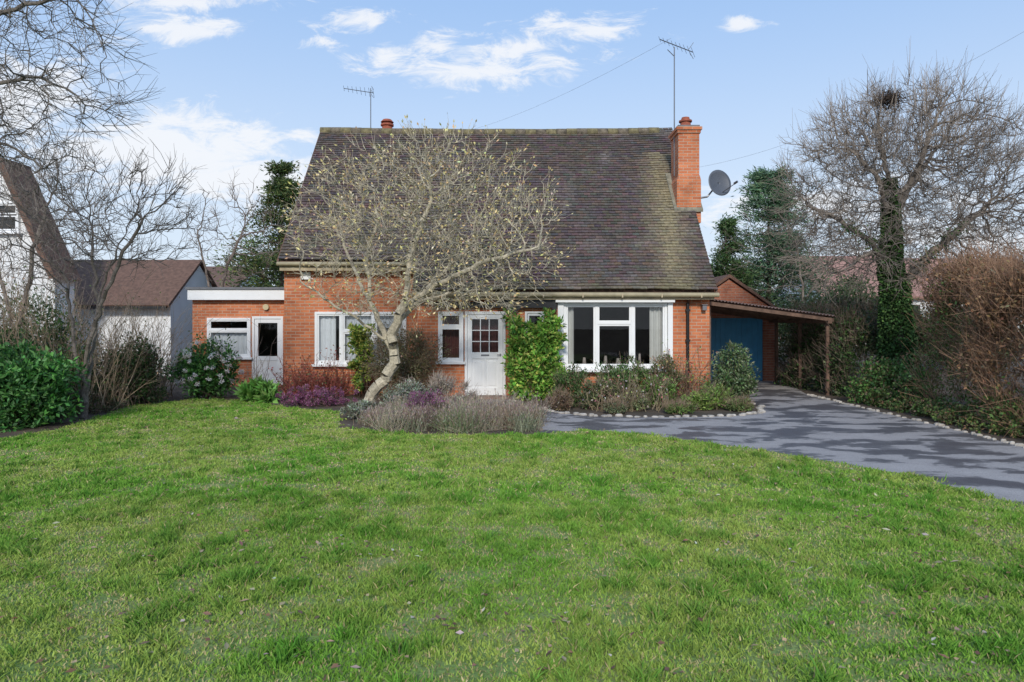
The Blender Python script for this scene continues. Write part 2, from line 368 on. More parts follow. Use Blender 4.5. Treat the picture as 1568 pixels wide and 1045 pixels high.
mb.prism([(16.155,-.1),(16.155,zr(16.155)-.14),(17,zr(17)-.14),(17,-.1)],'x',-2.195,-1.98)
mb.box(-5.29,4.34,23.4,23.6,-.1,zr(16.4)-.2)
mb.build('walls',[M_brick],house)
mb=MB(); mb.box(-5.2,4.3,19.2,19.3,0,3); mb.box(-5.2,4.3,16.9,19.2,2.5,2.55); mb.box(-1.9,4.3,16.2,16.9,2.4,2.44); mb.box(-.0,.1,16.2,19.2,0,2.4)
mb.box(-2.35,-2.25,16.9,19.2,0,2.4)
mb.build('interior_walls',[M_dark],house)
# roof tiles
g=Geo(); rng=np.random.default_rng(8); ca=math.cos(math.atan(SL)); sa=math.sin(math.atan(SL)); gauge=.108; tw=.168
rows=int((YR-YE)/ca/gauge)+1; X0=[];S0=[]
for r in range(rows):
    s=r*gauge; yy=YE+s*ca; xl=-2.28 if yy<16.27 else -5.58
    off=(r%2)*tw/2; xs=np.arange(xl-off,4.68,tw); X0+=list(xs); S0+=[s]*len(xs)
X0=np.array(X0);S0=np.array(S0)+rng.normal(size=len(S0))*.003; X1=X0+tw-.004
lim=np.where(YE+S0*ca<16.25,-2.28,-5.58); X0=np.maximum(X0,lim); X1=np.minimum(X1,4.70)
k=X1-X0>.02; X0=X0[k];X1=X1[k];S0=S0[k]; n=len(X0)
def rp(x,s,l):
    y=YE+s*ca; sag=.05*(vnoise(x,s,.35,77)-.5)-.05*np.clip(s/6.6,0,1)*np.sin((x+5.6)/10.3*np.pi)+ .10*np.clip(1-s/1.2,0,1)**2*.6
    z=ZE+s*sa+sag
    return np.stack([x,y-sa*l,z+ca*l],1)
j=rng.normal(size=n)*.0025
hi=.046+j
V=np.stack([rp(X0,S0,hi),rp(X1,S0,hi+rng.normal(size=n)*.002),rp(X1,S0+.14,.012+j*0),rp(X0,S0+.14,.012+j*0),rp(X0,S0,hi-.03),rp(X1,S0,hi-.03)],1)
b=(np.arange(n)*6)[:,None]; F=np.concatenate([b+np.array([[0,1,2,3]]),b+np.array([[4,5,1,0]])])
base=palette(rng,n,[(.112,.09,.082),(.124,.098,.088),(.10,.084,.078),(.136,.10,.088)],None,.13)
big=fbm(X0,S0,.5,3,3); base*=(.85+.3*big)[:,None]
st=fbm(X0*1.0,S0*.15,2.2,9,3)
lich=np.clip((fbm(X0,S0*.6,1.6,15,3)-.55)*3+np.clip((S0-5.7)/.7,0,1)*.75-.3,0,1)*(rng.random(n)*.7+.3)
base=base*(1-.6*lich[:,None])+np.array([.34,.31,.28])*.6*lich[:,None]
mo=np.clip((fbm(X0,S0*.5,.7,135,3)-.52)*4,0,1)*rng.random(n)*.2; base=base*(1-mo[:,None])+np.array([.17,.16,.06])*mo[:,None]
gm=np.clip(np.exp(-((X0-3.85-(S0-3)*.06)/.42)**2)*(S0<5.4)*(.3+.8*st)*1.2*(.6+.6*rng.random(n)),0,.85)
base=base*(1-gm[:,None])+np.array([.32,.27,.16])*gm[:,None]
low=np.clip((.5-S0)/.5,0,1)*rng.random(n)*.5; base=base*(1-low[:,None])+np.array([.2,.18,.09])*low[:,None]
mossy=(np.clip((S0-6.3)/.3,0,1)*rng.random(n))[:,None]*.7; base=base*(1-mossy)+np.array([.2,.18,.07])*mossy
g.add(V,F,np.repeat(base,6,0)); g.build('front_roof_tiles',M_tile,house)
mb=MB()
mb.face([(-2.25,YE+.04,zr(YE)-.06),(4.66,YE+.04,zr(YE)-.06),(4.66,YR,zr(YR)-.13),(-2.25,YR,zr(YR)-.13)])
mb.face([(-5.56,16.31,zr(16.31)-.09),(-2.25,16.31,zr(16.31)-.09),(-2.25,YR,zr(YR)-.13),(-5.56,YR,zr(YR)-.13)])
mb.prism([(YR,zr(YR)-.02),(24.4,ZE),(24.4,ZE-.08),(YR,zr(YR)-.14)],'x',-5.58,4.68)
for xx in (-5.62,4.66):
    y0=16.3 if xx<0 else 15.62
    mb.prism([(y0,zr(y0)-.08),(YR,zr(YR)-.10),(YR,zr(YR)-.02),(y0,zr(y0)+.0)],'x',xx,xx+.05)
mb.build('roof_deck',[M_rooffar],house)
mb=MB()
for i,x in enumerate(np.arange(-5.6,4.2,.3)):
    zc=zr(YR)-.03-.05*math.sin((x+5.6)/10.3*math.pi)+.006*math.sin(i*7.1)
    mb.cyl((x,YR,zc),(x+.293,YR,zc+.004),.13,.125,12,i%2)
mb.build('ridge_tiles',[mat_plain('mossy_ridge',(.2,.17,.09),.95,.5,9,.5),mat_plain('lichen_ridge',(.17,.14,.10),.95,.5,12,.5)],house,True)
mb=MB()
mb.box(-2.24,4.64,15.64,15.67,2.27,2.41,0); mb.box(-2.24,4.6,15.67,15.9,2.27,2.29,0)
mb.box(-5.56,-2.26,16.33,16.36,2.98,3.15,0); mb.box(-5.54,-2.26,16.36,16.6,2.98,3.0,0)
mb.cyl((-2.28,15.58,2.39),(4.72,15.58,2.37),.055,.055,12,1); mb.cyl((-5.6,16.27,3.14),(-2.28,16.27,3.13),.05,.05,12,1)
for x in np.arange(-2,4.7,.9): mb.box(x,x+.03,15.52,15.64,2.31,2.40,0)
mb.build('fascia_and_gutters',[M_cream,mat_plain('tan_gutter',(.34,.29,.18),.6,.25,4)],house)
mb=MB(); mb.cyl((4.08,15.84,2.2),(4.08,15.84,.0),.036,.036,12); mb.cyl((4.08,15.62,2.36),(4.08,15.84,2.2),.034,.034,10)
for z in (.6,1.3,2.0): mb.box(4.03,4.13,15.8,15.9,z,z+.05)
mb.box(-2.3,-2.22,16.3,16.6,2.2,3.1)
mb.build('downpipe',[M_black],house)
mb=MB(); mb.box(-.35,1.03,15.74,15.9,2.08,2.27); mb.box(-1.8,-.35,15.8,15.897,2.08,2.22); mb.box(.93,1.03,15.72,15.74,2.0,2.27)
mb.prism([(-.1,2.08),(.25,2.08),(.0,1.95),(-.1,1.95)],'y',15.78,15.895)
mb.build('porch_beam',[M_black],house)
def window(prefix,x0,x1,z0,z1,y,mull,lights,parent,fw=.06,sash=.04,sill=True,head=False):
    f=MB(); gl=MB()
    f.box(x0,x0+fw,y-.03,y+.07,z0,z1); f.box(x1-fw,x1,y-.03,y+.07,z0,z1)
    f.box(x0+fw,x1-fw,y-.03,y+.07,z1-fw,z1); f.box(x0+fw,x1-fw,y-.03,y+.07,z0,z0+fw)
    for m in mull: f.box(m-.03,m+.03,y-.025,y+.07,z0+fw,z1-fw)
    for (a,b,c,d) in lights:
        f.box(a,a+sash,y-.012,y+.05,c,d); f.box(b-sash,b,y-.012,y+.05,c,d)
        f.box(a+sash,b-sash,y-.012,y+.05,c,c+sash); f.box(a+sash,b-sash,y-.012,y+.05,d-sash,d)
        gl.face([(a+sash,y+.02,c+sash),(b-sash,y+.02,c+sash),(b-sash,y+.02,d-sash),(a+sash,y+.02,d-sash)])
    if sill: f.box(x0-.06,x1+.06,y-.1,y-.032,z0-.045,z0+.015)
    f.build(prefix+'_frame',[M_white],parent,bevel=.004); gl.build(prefix+'_glass',[M_glass],parent)
def curtain(name,x0,x1,z0,z1,y,mat,parent,amp=.025,wl=.12):
    me=bpy.data.meshes.new(name); xs=np.linspace(x0,x1,max(8,int((x1-x0)/.015)))
    v=[];f=[]
    for i,x in enumerate(xs):
        yy=y+amp*math.sin(x/wl*2*math.pi+math.sin(x*9))
        v+=[(x,yy,z0),(x,yy,z1)]
        if i: f.append((2*i-2,2*i,2*i+1,2*i-1))
    me.from_pydata(v,[],f); me.materials.append(mat); o=bpy.data.objects.new(name,me); link(o,parent)
mm=[1.96,2.79]
a0,a1,z0,z1=1.2,3.6,.68,2.2
L=[(a0+.06,mm[0]-.03,z0+.06,z1-.06),(mm[0]+.03,mm[1]-.03,z0+.06,1.70),(mm[0]+.03,mm[1]-.03,1.75,z1-.06),(mm[1]+.03,a1-.06,z0+.06,z1-.06)]
window('living_room_window',a0,a1,z0,z1,15.86,mm,L,house)
mb=MB(); mb.box(1.99,2.76,15.835,15.93,1.70,1.75)
mb.box(1.0,3.74,15.66,15.855,2.205,2.27); mb.box(1.06,1.195,15.78,15.895,.66,2.2); mb.box(3.605,3.72,15.78,15.895,.66,2.2); mb.box(1.02,3.76,15.7,15.755,.6,.66)
mb.build('window_surround',[M_white],house,bevel=.004)
curtain('curtain_left',1.28,1.45,.72,2.15,16.0,M_curtain2,house); curtain('curtain_right',3.22,3.55,.72,2.15,16.0,M_curtain2,house)
mb=MB()
for x,r,h in((2.2,.05,.2),(2.5,.07,.14),(3.0,.04,.25),(1.7,.05,.16)): mb.cyl((x,16.06,.76),(x,16.06,.76+h),r,r*.6,10)
mb.box(1.25,3.55,16.04,16.14,.72,.76)
mb.build('window_sill_ornaments',[mat_plain('ornament_glaze',(.35,.3,.28),.4,.3,12)],house)
mm=[-4.12,-3.34]
L=[(-4.72,-4.15,.78,1.94),(-4.09,-3.37,.78,1.5),(-4.09,-3.37,1.55,1.94),(-3.31,-2.62,.78,1.94)]
window('bedroom_window',-4.78,-2.56,.72,2.0,16.56,mm,L,house)
mb=MB(); mb.box(-4.09,-3.37,16.535,16.62,1.5,1.55); mb.build('bedroom_transom',[M_white],house)
curtain('net_curtain',-4.72,-4.3,.76,1.97,16.67,M_curtain,house,.015); curtain('net_curtain_far',-4.05,-2.6,.76,1.97,16.69,M_curtain,house,.02,.1)
window('hall_window',-1.72,-1.13,.82,2.0,15.9,[],[(-1.66,-1.19,.88,1.62),(-1.66,-1.19,1.66,1.94)],house,sill=True)
mb=MB(); mb.box(-1.66,-1.19,15.885,15.96,1.62,1.66)
mb.build('hall_transom',[M_white],house)
window('landing_window',.3,.75,1.5,2.0,15.9,[],[(.36,.69,1.56,1.94)],house,fw=.05,sill=False)
d=MB(); gl=MB(); y=15.88
d.box(-1.1,-1.04,y-.02,y+.1,.02,2.0); d.box(-.21,-.15,y-.02,y+.1,.02,2.0); d.box(-1.04,-.21,y-.02,y+.1,1.93,2.0)
d.box(-1.035,-.93,y,y+.05,.05,1.925); d.box(-.32,-.215,y,y+.05,.05,1.925); d.box(-.93,-.32,y,y+.05,1.82,1.925); d.box(-.93,-.32,y,y+.05,.9,1.05); d.box(-.93,-.32,y,y+.05,.05,.22)
d.box(-.65,-.6,y+.002,y+.05,.22,.9)
for a,b in((-.93,-.65),(-.6,-.32)):
    d.box(a,b,y+.025,y+.045,.22,.9); d.box(a+.05,b-.05,y+.01,y+.03,.28,.84)
for x in(-.735,-.53): d.box(x-.011,x+.011,y+.005,y+.04,1.05,1.82)
for z in(1.3,1.56): d.box(-.93,-.32,y+.007,y+.038,z-.011,z+.011)
d.build('front_door_leaf',[M_white],house,bevel=.004)
gl.face([(-.93,y+.03,1.05),(-.32,y+.03,1.05),(-.32,y+.03,1.82),(-.93,y+.03,1.82)]); gl.build('front_door_glass',[M_glass],house)
M_red=mat_plain('hall_red_cloth',(.14,.045,.04),.9,.3,3)
curtain('hall_curtain',-1.0,-.25,1.0,1.9,16.15,M_red,house); curtain('hall_side_curtain',-1.7,-1.15,.82,1.95,16.2,M_red,house)
mb=MB(); mb.cyl((-.27,y-.05,1.0),(-.27,y,1.0),.02,.02,10); mb.cyl((-.27,y-.06,1.0),(-.35,y-.06,1.0),.01,.01,8); mb.box(-.72,-.53,y-.008,y,.96,1.0); mb.build('door_furniture',[M_metal],house)
mb=MB(); mb.box(-1.25,.1,15.45,15.84,0,.05); mb.build('doorstep',[mat_plain('red_quarry_tile',(.25,.15,.11),.8,.3,9)],house)
# chimney
mb=MB()
mb.box(4.24,4.86,17.55,18.45,4.3,5.4); mb.prism([(4.24,5.4),(4.86,5.4),(4.83,5.52),(4.29,5.52)],'y',17.552,18.448); mb.box(4.29,4.83,17.6,18.4,5.52,6.62)
mb.box(4.26,4.86,17.57,18.43,6.62,6.70); mb.box(4.23,4.89,17.54,18.46,6.70,6.78); mb.box(4.28,4.84,17.59,18.41,6.78,6.83,1)
mb.cyl((4.56,17.95,6.83),(4.56,17.95,7.0),.15,.13,16,2); mb.cyl((4.56,17.95,7.0),(4.56,17.95,7.04),.17,.17,16,2); mb.cyl((4.56,17.95,7.04),(4.56,17.95,7.12),.12,.1,16,2)
mb.build('chimney',[M_brick,M_felt,M_terra],house)
mb=MB(); mb.prism([(17.5,zr(17.5)+.02),(17.5,zr(17.5)+.09),(18.5,zr(18.5)+.11),(18.5,zr(18.5)+.02)],'x',4.16,4.90)
mb.build('chimney_flashing',[mat_plain('mossy_mortar',(.24,.22,.16),.95,.4,9,.4)],house)
mb=MB(); mb.box(-4.15,-3.5,20.6,21.2,6.0,7.58,0); z0=7.58
mb.cyl((-3.82,20.9,z0),(-3.82,20.9,z0+.16),.17,.15,16,1); mb.cyl((-3.82,20.9,z0+.16),(-3.82,20.9,z0+.21),.2,.2,16,1); mb.cyl((-3.82,20.9,z0+.21),(-3.82,20.9,z0+.27),.13,.13,16,1); mb.cyl((-3.82,20.9,z0+.27),(-3.82,20.9,z0+.35),.2,.13,16,1)
mb.build('rear_chimney',[M_brick,M_terra],house)
# aerials
mb=MB(); mb.cyl((4.28,18.0,5.6),(4.28,18.0,9.0),.018,.015,8)
mb.cyl((3.85,17.8,9.12),(4.85,18.3,8.98),.012,.012,6)
for i in range(9):
    t=i/8; c=Vector((3.85,17.8,9.12)).lerp(Vector((4.85,18.3,8.98)),t); l=.12+.1*t
    mb.cyl(c+Vector((-.1*l,l*.5,l*.8)),c+Vector((.1*l,-l*.5,-l*.8)),.006,.006,5)
for s in(-1,1): mb.cyl((4.7,18.2,9.0),(4.85,18.25,9.0+s*.22),.007,.007,5)
mb.cyl((4.1,18.0,8.93),(4.28,18,8.75),.01,.01,6)
mb.build('tv_aerial_mast',[M_metal],house)
mb=MB(); mb.cyl((-4.18,20.2,7.2),(-4.18,20.2,8.66),.015,.013,8); mb.cyl((-4.95,20.1,8.62),(-4.1,20.2,8.52),.01,.01,6)
for i in range(8):
    t=i/7; c=Vector((-4.95,20.1,8.62)).lerp(Vector((-4.1,20.2,8.52)),t); l=.06+.05*t
    mb.cyl(c+Vector((0,-l,l)),c+Vector((0,l,-l)),.005,.005,5)
for z in (-.12,0,.12): mb.cyl((-4.13,20.05,8.55+z),(-4.13,20.35,8.55+z),.006,.006,5)
mb.build('rear_tv_aerial',[M_metal],house)
def dish():
    v=[];f=[];R=.36;nr=6;ns=32
    for i in range(nr+1):
        r=R*i/nr
        for k in range(ns):
            t=2*math.pi*k/ns; v.append((r*math.cos(t)*.9,.45*r*r,r*math.sin(t)))
    for i in range(nr):
        for k in range(ns): f.append((i*ns+k,i*ns+(k+1)%ns,(i+1)*ns+(k+1)%ns,(i+1)*ns+k))
    me=bpy.data.meshes.new('satellite_dish'); me.from_pydata(v,[],f); me.materials.append(M_dish)
    me.polygons.foreach_set('use_smooth',[True]*len(me.polygons)); o=bpy.data.objects.new('satellite_dish_reflector',me); link(o,house)
    o.location=(5.42,17.9,5.38); o.rotation_euler=(math.radians(-12+180),0,math.radians(14)); s=o.modifiers.new('s','SOLIDIFY'); s.thickness=.008
dish()
mb=MB(); mb.cyl((4.86,18.0,5.0),(5.15,18.0,5.05),.025,.025,10); mb.cyl((5.15,18,5.05),(5.4,18.0,5.36),.022,.022,10); mb.cyl((5.45,17.9,5.1),(5.72,17.5,5.3),.01,.01,6); mb.cyl((5.7,17.52,5.3),(5.76,17.44,5.34),.03,.03,10)
mb.build('satellite_dish_bracket',[M_metal],house)
mb=MB(); mb.box(-5.12,-4.88,16.53,16.597,2.78,2.96,0); mb.box(4.4,4.5,15.75,15.897,2.02,2.14,1); mb.box(4.38,4.52,15.73,15.9,2.14,2.16,1)
mb.build('alarm_box_and_lamp',[M_white,M_metal],house,bevel=.008)
# ---- side extension
mb=MB(); wall(mb,-8.66,-5.54,18.5,.25,-.1,2.34,[(-8.25,-7.07,.78,1.86),(-7.04,-6.2,.04,1.9)],0)
mb.box(-8.66,-8.45,18.75,22,-.1,2.34); mb.box(-8.45,-5.54,21.8,22,-.1,2.34)
mb.build('extension_walls',[M_brick],house)
mb=MB(); mb.box(-8.7,-5.54,18.3,22.1,2.342,2.62,0); mb.box(-8.74,-5.54,18.26,22.1,2.62,2.68,1); mb.box(-8.6,-5.6,20.5,20.6,0,2.3,2); mb.build('extension_flat_roof',[M_white,M_felt,M_dark],house)
window('extension_window',-8.25,-7.07,.78,1.86,18.48,[],[(-8.19,-7.13,.84,1.5),(-8.19,-7.13,1.54,1.8)],house)
mb=MB(); mb.box(-8.19,-7.13,18.46,18.54,1.5,1.54); mb.build('extension_transom',[M_white],house)
curtain('extension_net',-8.2,-7.1,.82,1.5,18.62,M_curtain,house,.02)
d=MB(); y=18.5
d.box(-7.04,-6.98,y-.02,y+.1,.04,1.9); d.box(-6.26,-6.2,y-.02,y+.1,.04,1.9); d.box(-6.98,-6.26,y-.02,y+.1,1.83,1.9)
d.box(-6.975,-6.88,y,y+.05,.05,1.82); d.box(-6.36,-6.265,y,y+.05,.05,1.82); d.box(-6.88,-6.36,y,y+.05,1.72,1.82); d.box(-6.88,-6.36,y,y+.05,.7,.82); d.box(-6.88,-6.36,y,y+.05,.05,.2); d.box(-6.88,-6.36,y+.02,y+.04,.2,.7)
d.build('side_door',[M_white],house,bevel=.004)
gl=MB(); gl.face([(-6.88,y+.03,.82),(-6.36,y+.03,.82),(-6.36,y+.03,1.72),(-6.88,y+.03,1.72)]); gl.build('side_door_glass',[M_glass],house)
mb=MB(); mb.cyl((-6.65,18.42,2.15),(-6.65,18.5,2.15),.08,.08,14); mb.build('bulkhead_lamp',[mat_plain('lamp_cream',(.6,.5,.3),.4,.05)],house)

# ============================================================ GARAGE + CARPORT
gar=empty('brick_garage')
mb=MB(); mb.box(4.9,5.2,20,20.2,0,2.02); mb.box(7.36,7.8,20,20.2,0,2.02); mb.box(5.2,7.36,20,20.2,1.86,2.02)
mb.prism([(4.9,2.02),(7.8,2.02),(6.35,3.0)],'y',20.0,20.2); mb.box(7.6,7.8,20.2,25,0,2.02); mb.build('garage_walls',[M_brick2],gar)
mb=MB(); mb.prism([(4.8,1.98),(6.35,3.04),(7.9,1.98),(7.9,2.06),(6.35,3.14),(4.8,2.06)],'y',19.9,25); mb.build('garage_roof',[M_rooffar],gar)
mb=MB()
for i in range(14): mb.box(5.2+i*.1545,5.2+i*.1545+.148,20.05,20.08,.02,1.86)
mb.box(5.2,7.36,20.083,20.1,.02,1.86); mb.box(6.2,6.4,20.0,20.05,.95,1.0)
mb.build('garage_door',[M_blue],gar)
cp=empty('timber_carport')
mb=MB(); slope=lambda x: 2.28-(x-4.65)*.135
for i in range(38):
    x=4.65+i*.08; mb.prism([(x,slope(x)),(x+.04,slope(x)+.03),(x+.08,slope(x+.08)),(x+.08,slope(x+.08)+.012),(x+.04,slope(x)+.042),(x,slope(x)+.012)],'y',16.2,19.95)
mb.build('corrugated_roof',[mat_plain('brown_corrugated',(.2,.13,.11),.7,.3,5)],cp)
mb=MB()
for y in (16.22,17.4,18.6,19.7): mb.prism([(4.65,2.16),(7.65,1.76),(7.65,1.84),(4.65,2.25)],'y',y,y+.05)
for (x,y) in ((7.55,16.35),(7.55,17.9),(7.55,19.5),(4.72,16.35)): mb.box(x-.035,x+.035,y-.035,y+.035,0,slope(x)-.03)
mb.box(7.5,7.6,16.2,19.95,1.72,1.8)
mb.build('timber_frame',[M_wood],cp)

# ============================================================ NEIGHBOURS
nb=empty('neighbouring_white_house')
mb=MB(); mb.prism([(-19.6,0),(-13.4,0),(-13.4,3.4),(-14.85,6.35),(-18.2,6.35),(-19.6,3.4)],'y',20,20.9,0)
mb.build('walls',[M_render],nb)
mb=MB(); mb.prism([(-13.2,3.0),(-14.75,6.42),(-14.95,6.42),(-13.4,3.0)],'y',19.75,20.95,0); mb.prism([(-14.75,6.38),(-14.75,6.5),(-18.4,6.5),(-18.4,6.38)],'y',19.75,20.95,0); mb.prism([(-18.3,6.45),(-18.5,6.45),(-20.0,2.9),(-19.8,2.9)],'y',19.75,20.95,0)
mb.build('roof',[M_rooffar],nb)
window('upper_window',-15.7,-14.4,4.35,5.25,19.95,[-15.05],[(-15.63,-15.08,4.42,4.85),(-15.63,-15.08,4.89,5.18),(-15.02,-14.47,4.42,4.85),(-15.02,-14.47,4.89,5.18)],nb)
mb=MB(); mb.box(-15.65,-14.45,19.985,19.995,4.4,5.2); mb.build('window_dark',[M_dark],nb)
ng=empty('white_outbuilding')
mb=MB(); mb.prism([(22,0),(26,0),(26,2.35),(24,3.75),(22,2.35)],'x',-15.9,-11,0); mb.build('walls',[M_render],ng)
mb=MB(); mb.prism([(21.7,2.2),(24,3.82),(24,3.92),(21.65,2.28)],'x',-16,-10.9,0); mb.prism([(24,3.82),(26.3,2.2),(26.35,2.28),(24,3.92)],'x',-16,-10.9,0); mb.box(-15.9,-10.95,21.6,21.68,2.15,2.24,1)
mb.build('roof',[M_rooffar,M_black],ng)
nb3=empty('distant_bungalow')
mb=MB(); mb.prism([(32,0),(38,0),(38,3.2),(35,4.4),(32,3.2)],'x',-19,-13.2,0); mb.build('walls',[M_render],nb3)
mb=MB(); mb.prism([(31.7,3.1),(35,4.45),(35,4.55),(31.7,3.2)],'x',-19.2,-13,0); mb.prism([(35,4.45),(38.2,3.1),(38.2,3.2),(35,4.55)],'x',-19.2,-13,0); mb.build('roof',[M_rooffar],nb3)
for (xa,xb,yy,ze,zt) in ((20.5,27.5,45,3.3,6.2),(29,38,48,3.3,6.3),(13,18,52,3,5.2)):
    h=empty('distant_house')
    mb=MB(); mb.prism([(yy,0),(yy+8,0),(yy+8,ze),(yy+4,zt),(yy,ze)],'x',xa,xb,0)
    mb.build('walls',[M_render],h)
    mb=MB(); mb.prism([(yy-.4,ze-.1),(yy+4,zt+.05),(yy+4,zt+.2),(yy-.4,ze+.05)],'x',xa-.3,xb+.3,0); mb.prism([(yy+4,zt+.05),(yy+8.4,ze-.1),(yy+8.4,ze+.05),(yy+4,zt+.2)],'x',xa-.3,xb+.3,0)
    mb.build('roof',[M_roofpink],h)
    mb=MB()
    for x in np.arange(xa+.8,xb-1.2,2.2): mb.box(x,x+1.2,yy-.03,yy-.01,1.5,2.8)
    mb.build('windows',[M_dark],h)
g=Geo()
for a,b in (((4.4,18.9,9.6),(-4.6,40,12.5)),((12.6,16.5,8.9),(7.0,26,7.6))):
    a=np.array(a,float);b=np.array(b,float); t=np.linspace(0,1,24)[:,None]; p=a+(b-a)*t; p[:,2]-=(.5*4*t*(1-t))[:,0]
    g.tubes(p[:-1],p[1:],.004,.004,4,np.array([.4,.42,.46]))
g.build('overhead_wires',M_bark)

# ============================================================ TREES
g=Geo(); Y=13.6
limbs=[[(-2.97,Y,0),(-2.66,Y,.5),(-2.33,Y,.94),(-2.5,Y,1.41),(-2.79,Y+.1,2.06),(-2.92,Y+.1,2.97),(-2.7,Y,3.7)],
 [(-2.5,Y,1.41),(-3.2,Y-.3,1.93),(-4.1,Y-.4,2.55)],
 [(-2.33,Y,.94),(-2.4,Y-.1,1.5),(-2.1,Y-.2,2.2),(-2.0,Y-.2,3.1),(-1.6,Y-.2,4.1)],
 [(-2.1,Y-.2,2.0),(-1.4,Y-.5,2.5),(-.4,Y-.6,2.95),(.5,Y-.5,3.2)],
 [(-2.79,Y,2.06),(-3.3,Y+.6,2.9),(-3.7,Y+.8,3.7)],
 [(-2.4,Y-.1,1.6),(-1.7,Y+.5,2.5),(-.9,Y+.9,3.4)],
 [(-2.1,Y,2.1),(-1.3,Y+.3,2.35),(-.5,Y+.3,2.4)]]
tips,dr,pos,rad,rng=tree_geo(g,3,limbs,[((-1.75,Y,3.6),(2.75,1.7,1.8),1800),((-1.4,Y,4.2),(1.9,1.3,1.45),480),((-.9,Y-.2,2.5),(1.5,1,.7),280)],0,step=.13,infl=1.1,kill=.215,tip=.0055,ex=2.08,twn=1.7,twl=.30,bark=(.47,.41,.30),fine=1.4,thick=1.0,jit=.45)
k=rng.random(len(tips))<.8; P=tips[k]; D=dr[k]; n=len(P)
g.leaves(P,D,rng.normal(size=(n,3)),.07*(.6+.8*rng.random(n)),.036,palette(rng,n,[(.68,.56,.27),(.56,.46,.2),(.72,.64,.42),(.42,.3,.17)],[.4,.3,.15,.15]))
g.build('magnolia_tree',M_bark)
# right big tree with ivy
g=Geo(); Y=15.5
limbs=[[(8.85,Y,0),(8.8,Y,1),(8.7,Y,2),(8.65,Y,3),(8.6,Y,4),(8.55,Y,5),(8.3,Y,6.1)],
 [(8.7,Y,2.4),(9.3,Y-.2,3.2),(10.1,Y-.2,3.9),(10.8,Y,4.4)],[(8.65,Y,3),(8.0,Y-.2,3.6),(7.2,Y,4.2),(6.7,Y,4.4)],[(8.6,Y,3.8),(9.2,Y+.4,4.8),(9.9,Y+.4,5.8)],[(8.6,Y,4),(8.0,Y-.5,5),(7.4,Y-.4,5.6)],[(8.6,Y,4.2),(8.9,Y-.6,5.2),(9.2,Y-.7,6.2)],[(8.65,Y,3.2),(7.9,Y-.5,3.3),(7.3,Y-.5,2.9)]]
tips,dr,pos,rad,rng=tree_geo(g,14,limbs,[((8.95,Y,4.7),(2.85,2.2,2.35),2600),((8.8,Y,5.9),(1.9,1.5,1.3),600),((10.7,Y,4.0),(1.5,1.2,1.9),600),((7.3,Y,3.4),(1.1,1,1.0),300)],0,step=.14,infl=1.1,kill=.22,tip=.0062,ex=2.08,twn=2.3,twl=.5,bark=(.24,.20,.165),fine=1.45,up=.10,jit=.5)
top=pos[(pos[:,2]>5.0)&(rad<.014)]; m=1500; a=top[rng.integers(0,len(top),m)]; d=unit(rng.normal(size=(m,3))*.35+[0,0,1.]+unit(a-[8.9,Y,4.5])*.5); e=a+d*(.3+.6*rng.random((m,1))); g.tubes(a,e,.005,.002,3,np.array([.28,.23,.185])*(.7+.6*rng.random((m,1))))
c=np.array([8.05,Y-.9,6.5]); m=350; a=c+ball(rng,m)*[.28,.28,.22]; g.tubes(a,a+rng.normal(size=(m,3))*.12,.007,.003,3,np.array([.07,.05,.04]))
n=20000; z=rng.random(n)**.85*5.0; th=rng.random(n)*2*np.pi; rr=(.24+.2*vnoise(th*1.2,z,1.6,5)+.16*np.clip(1-z/1.5,0,1))*np.sqrt(rng.random(n)*.7+.3)*np.clip(1.25-z/5.5,.35,1)
tx=np.interp(z,[0,2,4,5],[8.85,8.7,8.6,8.55]); P=np.stack([tx+rr*np.cos(th),Y+rr*np.sin(th),z],1); D=np.stack([np.cos(th),np.sin(th),-.6+0*th],1)+rng.normal(size=(n,3))*.5
ivc=[(.045,.10,.03),(.07,.15,.04),(.035,.07,.025),(.11,.2,.06)]
g.leaves(P,D,rng.normal(size=(n,3))+[0,0,.5],.075,.06,palette(rng,n,ivc))
bl=pos[(rad>.04)&(pos[:,2]>2.2)&(pos[:,2]<4.0)]; n=1800; P=bl[rng.integers(0,len(bl),n)]+rng.normal(size=(n,3))*.08; g.leaves(P,rng.normal(size=(n,3)),rng.normal(size=(n,3)),.06,.05,palette(rng,n,ivc))
g.build('ivy_clad_tree',M_bark)
# left slender trees
g=Geo(); Y=12.5
tree_geo(g,21,[[(-7.85,Y,0),(-7.8,Y,1.2),(-7.5,Y,2.4),(-7.2,Y,3.2)],[(-7.85,Y,.05),(-8.1,Y+.1,1.5),(-8.3,Y+.2,2.8)],[(-7.8,Y,.8),(-7.5,Y-.2,1.8),(-7.0,Y-.3,2.9),(-6.6,Y-.3,3.6)],[(-7.85,Y,.1),(-7.7,Y+.2,2),(-7.8,Y+.2,3.4)]],
 [((-7.0,Y,3.7),(1.4,1.0,1.15),560),((-8.3,Y,3.5),(1.1,.9,1.3),320)],0,step=.14,infl=1.2,kill=.27,tip=.006,ex=2.05,twn=1.8,twl=.5,bark=(.18,.15,.125),fine=1.4,up=.35)
g.build('multi_stemmed_tree',M_bark)
g=Geo(); Y=14.5
tree_geo(g,22,[[(-10.6,Y,0),(-10.5,Y,1.5),(-10.2,Y,3.0),(-9.9,Y,4.2)],[(-10.5,Y,1.4),(-10.9,Y,2.8),(-11,Y,4)]],
 [((-10.1,Y,4.0),(1.7,1.2,1.6),600)],0,step=.15,infl=1.3,kill=.3,tip=.006,ex=2.05,twn=1.8,twl=.5,bark=(.2,.17,.145),fine=1.5,up=.3)
g.build('bare_garden_tree',M_bark)
g=Geo(); Y=9.0
